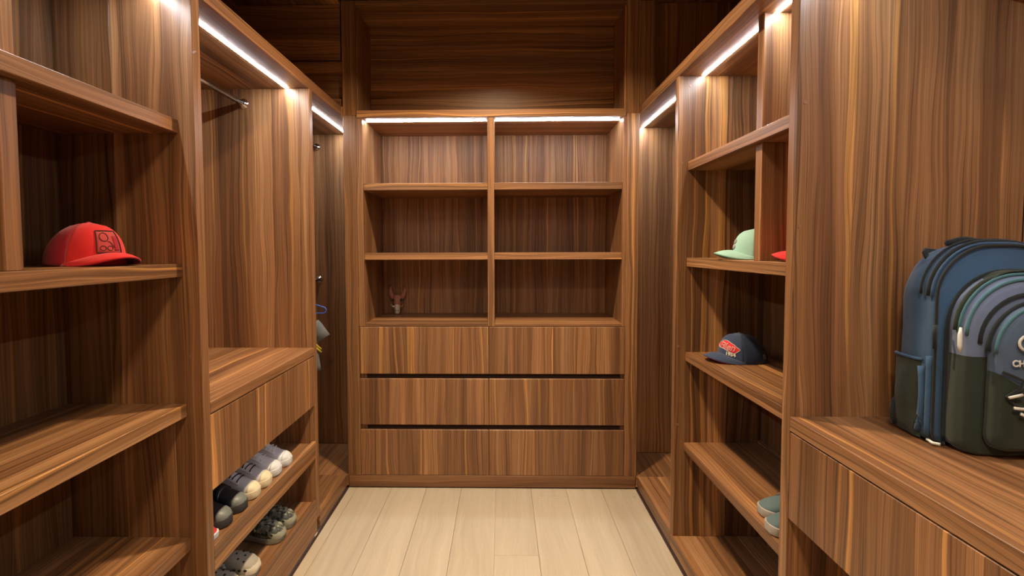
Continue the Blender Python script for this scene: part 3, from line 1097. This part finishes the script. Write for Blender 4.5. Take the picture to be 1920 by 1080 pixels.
# ================================================================== HANGER AND SHIRT (left corner wardrobe)
HY, HX, HZ = 2.80, -1.245, 1.215
BLUE_P = plain('blue_plastic', (0.05, 0.14, 0.55), 0.35)
STEEL = plain('steel_wire', (0.6, 0.6, 0.6), 0.25, 1.0)
SHIRT = cloth('slate_grey_jersey', (0.15, 0.155, 0.16))
YEL = cloth('yellow_ribbing', (0.62, 0.47, 0.03))
t = thing('clothes_hanger', 'blue plastic hanger with looped ends on the lower rail', 'hanger', (HX, HY, HZ))
link('hook', tube_mesh([Vector((0.0165 * math.sin(a), 0, 0.0165 * math.cos(a) - 0.0017)) for a in [math.radians(-125 + 12 * k) for k in range(26)]] + [Vector((0.0, 0, -0.082))], 0.0018, 8), STEEL, t, True)
lp = []
for k in range(9):
    a = k / 8
    lp.append(Vector((0.02 + 0.165 * a, 0, -0.082 - 0.052 * a)))
for k in range(1, 8):
    a = math.pi * k / 8
    lp.append(Vector((0.185 + 0.022 * math.sin(a), 0, -0.134 - 0.019 * (1 - math.cos(a)))))
bar = lp + [Vector((0.185 - 0.37 * k / 8, 0, -0.172)) for k in range(9)]
bar += [Vector((-p.x, 0, p.z)) for p in reversed(lp)]
link('frame', tube_mesh(bar, 0.0036, 8, closed=True), BLUE_P, t, True)

t = thing('shirt', 'slate grey child shirt with yellow stripes hanging from the blue hanger', 'shirt', (HX, HY, HZ - 0.2265))


def shirt_ring(z, w, d, ripple):
    return [Vector((w * math.copysign(abs(math.cos(a)) ** 0.6, math.cos(a)), d * math.sin(a) * (1 + ripple * math.sin(5 * a + z * 20)), z)) for a in [2 * math.pi * k / 32 for k in range(32)]]


body = [shirt_ring(z, w, d, rp) for z, w, d, rp in ((0.045, 0.045, 0.018, 0), (0.032, 0.09, 0.026, 0), (0.010, 0.135, 0.030, 0.03), (-0.03, 0.150, 0.034, 0.05), (-0.10, 0.152, 0.036, 0.10), (-0.18, 0.156, 0.038, 0.16), (-0.25, 0.165, 0.040, 0.2), (-0.285, 0.168, 0.040, 0.22))]
link('body', loft_mesh(body, False, False), SHIRT, t, True)
t.children[-1].modifiers.new('cloth', 'SOLIDIFY').thickness = 0.002
for sg in (-1, 1):
    ax = Vector((sg * 0.55, 0, -0.83)).normalized()
    o0 = Vector((sg * 0.128, 0, -0.005))
    rings = []
    for k, (l, w, d) in enumerate(((0, 0.050, 0.026), (0.03, 0.056, 0.028), (0.07, 0.058, 0.026), (0.11, 0.060, 0.024))):
        c = o0 + ax * l
        px_ = Vector((0.83 * sg, 0, 0.55))
        rings.append([c + px_ * (w * math.cos(a)) * (0.75) + Vector((0, d * math.sin(a), 0)) for a in [2 * math.pi * q / 20 for q in range(20)]])
    sl_ = link('sleeve', loft_mesh(rings, False, False), SHIRT, t, True)
    sl_.modifiers.new('cloth', 'SOLIDIFY').thickness = 0.002
    for q in range(2):
        zz = -0.075 - 0.018 * q
        st_ = link('stripe', tube_mesh([Vector((sg * (0.118 + 0.054 * k / 6), -0.026 + 0.030 * k / 6 - 0.0165 * math.sin(math.pi * k / 6), zz - 0.085 * k / 6)) for k in range(7)], 0.0052, 6), YEL, t, True)
        st_['label'] = 'yellow stripe'
link('collar', tube_mesh([Vector((0.047 * math.cos(a), 0.020 * math.sin(a), 0.046 - 0.004 * math.sin(a))) for a in [2 * math.pi * k / 24 for k in range(24)]], 0.004, 6, closed=True), SHIRT, t, True)

# ================================================================== SKULL ORNAMENT
BONE = plain('aged_bone', (0.62, 0.50, 0.37), 0.6, var=0.2, scale=40)
BONE_R = plain('reddish_bone', (0.42, 0.17, 0.11), 0.6, var=0.25, scale=40)
t = thing('animal_skull', 'small horned animal skull carving standing on its snout, back shelf', 'skull', (-0.698, 3.168, 0.9862))
t.rotation_euler = (math.radians(-16), 0, math.radians(6))
rings = []
for z, w, d, yo in ((0.001, 0.010, 0.009, 0), (0.012, 0.015, 0.013, 0), (0.035, 0.017, 0.016, 0), (0.060, 0.020, 0.019, 0), (0.085, 0.030, 0.026, 0), (0.105, 0.038, 0.030, 0), (0.120, 0.034, 0.028, 0), (0.130, 0.018, 0.018, 0)):
    rings.append([Vector((w * math.cos(a), yo + d * math.sin(a) + 0.2 * d * math.cos(2 * a), z)) for a in [2 * math.pi * k / 20 for k in range(20)]])
link('cranium', loft_mesh(rings), BONE_R, t, True)
link('snout', loft_mesh([[v * 1.0 + Vector((v.x * 0.10, v.y * 0.10 - 0.001, 0)) for v in rg] for rg in rings[:4]], True, False), BONE, t, True)
for sg in (-1, 1):
    link('horn', tube_mesh([Vector((sg * (0.026 + 0.022 * math.sin(k * 0.36)), 0.004 * k * 0.2, 0.108 + 0.0125 * k)) for k in range(8)], 0.0155, 10, taper=[1.1, 1.1, 1.0, 0.9, 0.78, 0.62, 0.45, 0.2]), BONE_R, t, True)
    e_ = link('eye_socket', ellipsoid_mesh(0.009, 0.006, 0.011, 12, 8), HOLE, t, True)
    e_.location = (sg * 0.024, -0.020, 0.092)
    link('cheek_spur', tube_mesh([Vector((sg * 0.014, -0.006, 0.052)), Vector((sg * 0.030, -0.008, 0.050)), Vector((sg * 0.040, -0.008, 0.066))], 0.005, 8, taper=[1.2, 1.0, 0.3]), BONE if sg < 0 else BONE_R, t, True)
    link('nostril', ellipsoid_mesh(0.003, 0.003, 0.008, 8, 6), HOLE, t, True).location = (sg * 0.006, -0.0165, 0.022)

# ================================================================== BACKPACK
PB_BLUE = cloth('steel_blue_nylon', (0.036, 0.078, 0.145))
PB_SLATE = cloth('slate_blue_nylon', (0.070, 0.100, 0.150))
PB_PALE = cloth('pale_slate_nylon', (0.125, 0.155, 0.235))
PB_OLIVE = cloth('dark_olive_mesh', (0.024, 0.031, 0.020), weave=450.0)
PB_BLACK = cloth('black_webbing', (0.014, 0.016, 0.016))
PB_TEAL = cloth('teal_piping', (0.05, 0.13, 0.15))
PLAST = plain('white_plastic_pull', (0.62, 0.60, 0.52), 0.4)
t = thing('backpack', 'blue school backpack with dark mesh pockets on the right bench', 'backpack', (1.157, 1.135, 0.9565), math.radians(-4))


def arch(w, h, n=11, k=0.55, base=0.10):
    """Outline (x, z) of a bag panel: flat bottom with small corners, round top."""
    pts = []
    m_ = 7
    rb = base * w
    for i in range(m_):
        a = -math.pi / 2 - math.pi / 2 * i / (m_ - 1)
        pts.append((-w / 2 + rb + rb * math.cos(a), rb + rb * math.sin(a)))
    rt = k * w
    rt = min(rt, w / 2)
    for i in range(n):
        a = math.pi - math.pi / 2 * i / (n - 1)
        pts.append((-w / 2 + rt + rt * math.cos(a), h - rt + rt * math.sin(a)))
    return pts + [(-x, z) for x, z in reversed(pts)]


def arch_loft(stages, k=0.5, base=0.10, sag=0.0, seed=0):
    """stages: (y, w, h, x0, z0) from the back to the front of the bag (towards -y)."""
    rg = []
    rnd = random.Random(seed)
    ph = rnd.uniform(0, 6)
    for y, w, h, x0, z0 in stages:
        ring = []
        for x, z in arch(w, h, k=k, base=base):
            d = sag * (math.sin(z * 34 + ph + y * 40) * 0.6 + math.sin(x * 41 - z * 23 + ph * 2) * 0.4)
            ring.append(Vector((x0 + x * (1 + d), y, z0 + z * (1 + 0.3 * d))))
        rg.append(ring)
    return loft_mesh(rg)


def split_z(me, zc, lower=True, slope=0.0):
    bm = bmesh.new()
    bm.from_mesh(me)
    no = Vector((slope, 0, 1)).normalized()
    bmesh.ops.bisect_plane(bm, geom=list(bm.verts) + list(bm.edges) + list(bm.faces), plane_co=(0, 0, zc), plane_no=no, clear_outer=lower, clear_inner=not lower)
    m2 = bpy.data.meshes.new('half')
    bm.to_mesh(m2)
    bm.free()
    return m2


# main compartment: back of the bag is at +y (towards the far panel)
main = arch_loft([(0.105, 0.255, 0.455, 0, 0.012), (0.095, 0.285, 0.475, 0, 0.004), (0.05, 0.305, 0.490, 0, 0.000), (0.0, 0.308, 0.488, 0, 0.000), (-0.035, 0.300, 0.476, 0, 0.002), (-0.045, 0.285, 0.462, 0, 0.006)], k=0.46, base=0.10, sag=0.018, seed=2)
link('main_compartment', main, PB_BLUE, t, True)
# front compartment
fc = arch_loft([(-0.040, 0.250, 0.395, 0.012, 0.006), (-0.055, 0.276, 0.415, 0.012, 0.001), (-0.095, 0.280, 0.412, 0.012, 0.000), (-0.120, 0.270, 0.398, 0.012, 0.002), (-0.130, 0.250, 0.380, 0.012, 0.008)], k=0.46, base=0.12, sag=0.02, seed=5)
link('front_compartment', split_z(fc, 0.228, lower=False, slope=0.0), PB_PALE, t, True)
o_ = link('front_compartment_base', split_z(fc, 0.228, lower=True, slope=0.0), PB_OLIVE, t, True)
o_['label'] = 'dark olive mesh lower half of the front compartment'
# outer pocket
fp = arch_loft([(-0.125, 0.205, 0.315, 0.020, 0.030), (-0.140, 0.226, 0.330, 0.020, 0.024), (-0.165, 0.220, 0.322, 0.020, 0.026), (-0.178, 0.196, 0.300, 0.020, 0.036)], k=0.48, base=0.16, sag=0.02, seed=9)
link('outer_pocket', split_z(fp, 0.150, lower=False, slope=0.55), PB_SLATE, t, True)
o_ = link('outer_pocket_base', split_z(fp, 0.150, lower=True, slope=0.55), PB_OLIVE, t, True)
o_['label'] = 'dark olive lower half of the outer pocket'


def piping(name, y, w, h, x0, z0, k, base, r, mat, zmin=0.0, dz=0.0):
    pts = [Vector((x0 + x, y, z0 + z)) for x, z in arch(w, h, k=k, base=base) if z0 + z > zmin]
    return link(name, tube_mesh(pts, r, 8), mat, t, True)


piping('piping', -0.045, 0.296, 0.474, 0, 0.004, 0.42, 0.10, 0.0042, PB_BLACK)
piping('piping', 0.010, 0.311, 0.4915, 0, 0.000, 0.42, 0.10, 0.0036, PB_BLACK, 0.21)
piping('zip', -0.018, 0.309, 0.4875, 0, 0.000, 0.42, 0.10, 0.0050, PB_BLACK, 0.21)
piping('piping', -0.030, 0.305, 0.4825, 0, 0.001, 0.42, 0.10, 0.0032, PB_BLUE, 0.21)
piping('piping', -0.058, 0.282, 0.419, 0.012, 0.000, 0.46, 0.12, 0.0048, PB_BLACK, 0.02)
piping('zip', -0.088, 0.284, 0.4145, 0.012, 0.000, 0.46, 0.12, 0.0062, PB_OLIVE, 0.19)
piping('piping', -0.101, 0.283, 0.413, 0.012, 0.000, 0.46, 0.12, 0.0036, PB_TEAL, 0.19)
piping('piping', -0.121, 0.274, 0.401, 0.012, 0.001, 0.46, 0.12, 0.0040, PB_TEAL, 0.19)
piping('piping', -0.132, 0.240, 0.352, 0.018, 0.018, 0.46, 0.12, 0.0050, PB_BLACK, 0.12)
piping('zip', -0.148, 0.230, 0.332, 0.020, 0.023, 0.48, 0.16, 0.0055, PB_BLACK, 0.10)
piping('piping', -0.168, 0.222, 0.323, 0.020, 0.026, 0.48, 0.16, 0.0038, PB_TEAL, 0.10)
# dark yoke over the top of the front compartment
link('yoke', grid_mesh(lambda a, b: Vector((0.012 + 0.092 * (2 * a - 1), -0.050 - 0.048 * b, 0.4215 - 0.050 * abs(2 * a - 1) ** 3.2)), 14, 4, 0.003), PB_OLIVE, t, True)
# side bottle pocket on the aisle side
sp = [[Vector((-0.150 - b_ * 0.5 * math.sin(math.pi * min(1, max(0, q / 12))) ** 0.6 * 2, 0.098 - 0.100 * q / 12, z)) for q in range(13)] for z, b_ in ((0.006, 0.004), (0.03, 0.016), (0.09, 0.020), (0.15, 0.017), (0.190, 0.011), (0.200, 0.009))]
link('side_pocket', loft_mesh(sp, False, False, closed=False), PB_OLIVE, t, True)
t.children[-1].modifiers.new('body', 'SOLIDIFY').thickness = 0.003
link('pocket_hem', tube_mesh([v + Vector((-0.001, 0, 0)) for v in sp[-1]], 0.0040, 8), PB_BLUE, t, True)
link('compression_strap', tube_mesh([Vector((-0.156, 0.000 - 0.012 * math.sin(k * 0.35), 0.025 + 0.020 * k)) for k in range(9)], 0.0085, 8), PB_BLUE, t, True)
link('side_gusset', tube_mesh([Vector((-0.151, -0.030, 0.02 + 0.024 * k)) for k in range(9)], 0.0080, 8), PB_BLUE, t, True)
link('tri_ring', tube_mesh([Vector((-0.172, -0.012, 0.046)), Vector((-0.166, -0.030, 0.052)), Vector((-0.168, -0.014, 0.068))], 0.0022, 8, closed=True), PB_BLACK, t, True)
# carry handle, shoulder straps
link('carry_handle', tube_mesh([Vector((-0.045 + 0.09 * k / 8, 0.080, 0.484 + 0.010 * math.sin(math.pi * k / 8))) for k in range(9)], 0.0075, 8), PB_BLACK, t, True)
for sg in (-1, 1):
    link('shoulder_strap', tube_mesh([Vector((sg * (0.060 + 0.040 * k / 10), 0.104 + 0.026 * math.sin(math.pi * k / 10), 0.470 - 0.43 * k / 10)) for k in range(11)], 0.014, 8), PB_BLACK, t, True)
link('strap_webbing', tube_mesh([Vector((-0.140, 0.100, 0.085)), Vector((-0.158, 0.092, 0.070)), Vector((-0.166, 0.086, 0.045)), Vector((-0.156, 0.092, 0.012))], 0.0060, 8), PB_BLACK, t, True)
link('label_loop', tube_mesh([Vector((-0.118, 0.060, 0.470)), Vector((-0.126, 0.052, 0.462)), Vector((-0.124, 0.046, 0.448)), Vector((-0.116, 0.052, 0.456))], 0.0040, 8, closed=True), PB_BLACK, t, True)
# zip pulls
link('zip_pull', tube_mesh([Vector((-0.133, -0.112, 0.292)), Vector((-0.137, -0.116, 0.276)), Vector((-0.138, -0.118, 0.252)), Vector((-0.136, -0.118, 0.236))], 0.0052, 8, taper=[0.6, 1.0, 1.0, 0.5]), PLAST, t, True)
link('zip_pull', tube_mesh([Vector((-0.152, -0.052, 0.290)), Vector((-0.158, -0.056, 0.272)), Vector((-0.157, -0.058, 0.235))], 0.0050, 8), PB_BLACK, t, True)
link('piping_tab', tube_mesh([Vector((-0.150, -0.030, 0.010)), Vector((-0.152, -0.055, 0.008)), Vector((-0.140, -0.066, 0.008))], 0.0036, 8), PLAST, t, True)
# bungee cord with white toggles
link('bungee_cord', tube_mesh([Vector((-0.085 + 0.03 * math.sin(k * 1.4) + 0.012 * k, -0.182 - 0.008 * math.sin(k * 0.9), 0.205 - 0.018 * k)) for k in range(9)], 0.0035, 8), PB_BLACK, t, True)
for k, (x_, z_) in enumerate(((-0.052, 0.150), (-0.040, 0.128), (-0.026, 0.116))):
    link('toggle', tube_mesh([Vector((x_ - 0.024, -0.192, z_)), Vector((x_ + 0.002, -0.196, z_ + 0.008 - 0.010 * k))], 0.0034, 8), PLAST, t, True)
# logo and lettering on the outer pocket
link('logo_ring', tube_mesh([Vector((-0.034 + 0.021 * math.cos(a), -0.1865, 0.268 + 0.017 * math.sin(a))) for a in [math.radians(40 + 280 * k / 16) for k in range(17)]], 0.0032, 8), PLAST, t, True)
link('logo_accent', tube_mesh([Vector((-0.022 + 0.004 * k, -0.1865, 0.258 + 0.003 * k)) for k in range(4)], 0.0030, 8), RED, t, True)
tm = text_mesh('CHAMPION', 0.0195, 0.0, 0.0006, 0.0008)
map_mesh(tm, lambda x, y, z: Vector((-0.016 + x, -0.1850 - z, 0.223 + y)))
link('lettering', tm, PLAST, t)

from mathutils import noise as mnoise
for _c in bpy.data.objects['backpack'].children:
    _c_n = _c.name.split('.')[0]
    if _c_n in ('main_compartment', 'front_compartment', 'front_compartment_base', 'outer_pocket', 'outer_pocket_base', 'side_pocket'):
        # soft folds and creases of slack cloth
        _b = bmesh.new()
        _b.from_mesh(_c.data)
        bmesh.ops.subdivide_edges(_b, edges=[e for e in _b.edges if e.calc_length() > 0.012], cuts=3, use_grid_fill=True)
        _b.normal_update()
        _a = {'main_compartment': 0.0050, 'side_pocket': 0.0040}.get(_c_n, 0.0028)
        for _v in _b.verts:
            _q = Vector((_v.co.x * 9, _v.co.y * 14 + _v.co.z * 6, _v.co.z * 7))
            _f = mnoise.noise(_q) + 0.5 * mnoise.noise(_q * 2.3)
            _v.co += _v.normal * (_a * (_f - 0.35))
        _b.to_mesh(_c.data)
        _b.free()
        for _p in _c.data.polygons:
            _p.use_smooth = True
    for _v in _c.data.vertices:
        _v.co.x = -0.15 + (_v.co.x + 0.15) * 0.91
        _v.co.z *= 0.978
for _c in bpy.data.objects['backpack'].children:
    for _v in _c.data.vertices:
        if _v.co.y < 0.05:
            _v.co.y = 0.05 + (_v.co.y - 0.05) * 0.72
for _o in list(SC.objects):
    if _o.parent is None and _o.get('category') in ('shoe', 'skull', 'backpack'):
        _z = {'skull': 0.986, 'backpack': 0.956}.get(_o['category'])
        if _z is None:
            _z = 0.523 if _o.location.x > 0 else (0.460 if _o.location.z > 0.3 else 0.165)
        rest_on(_o, _z)
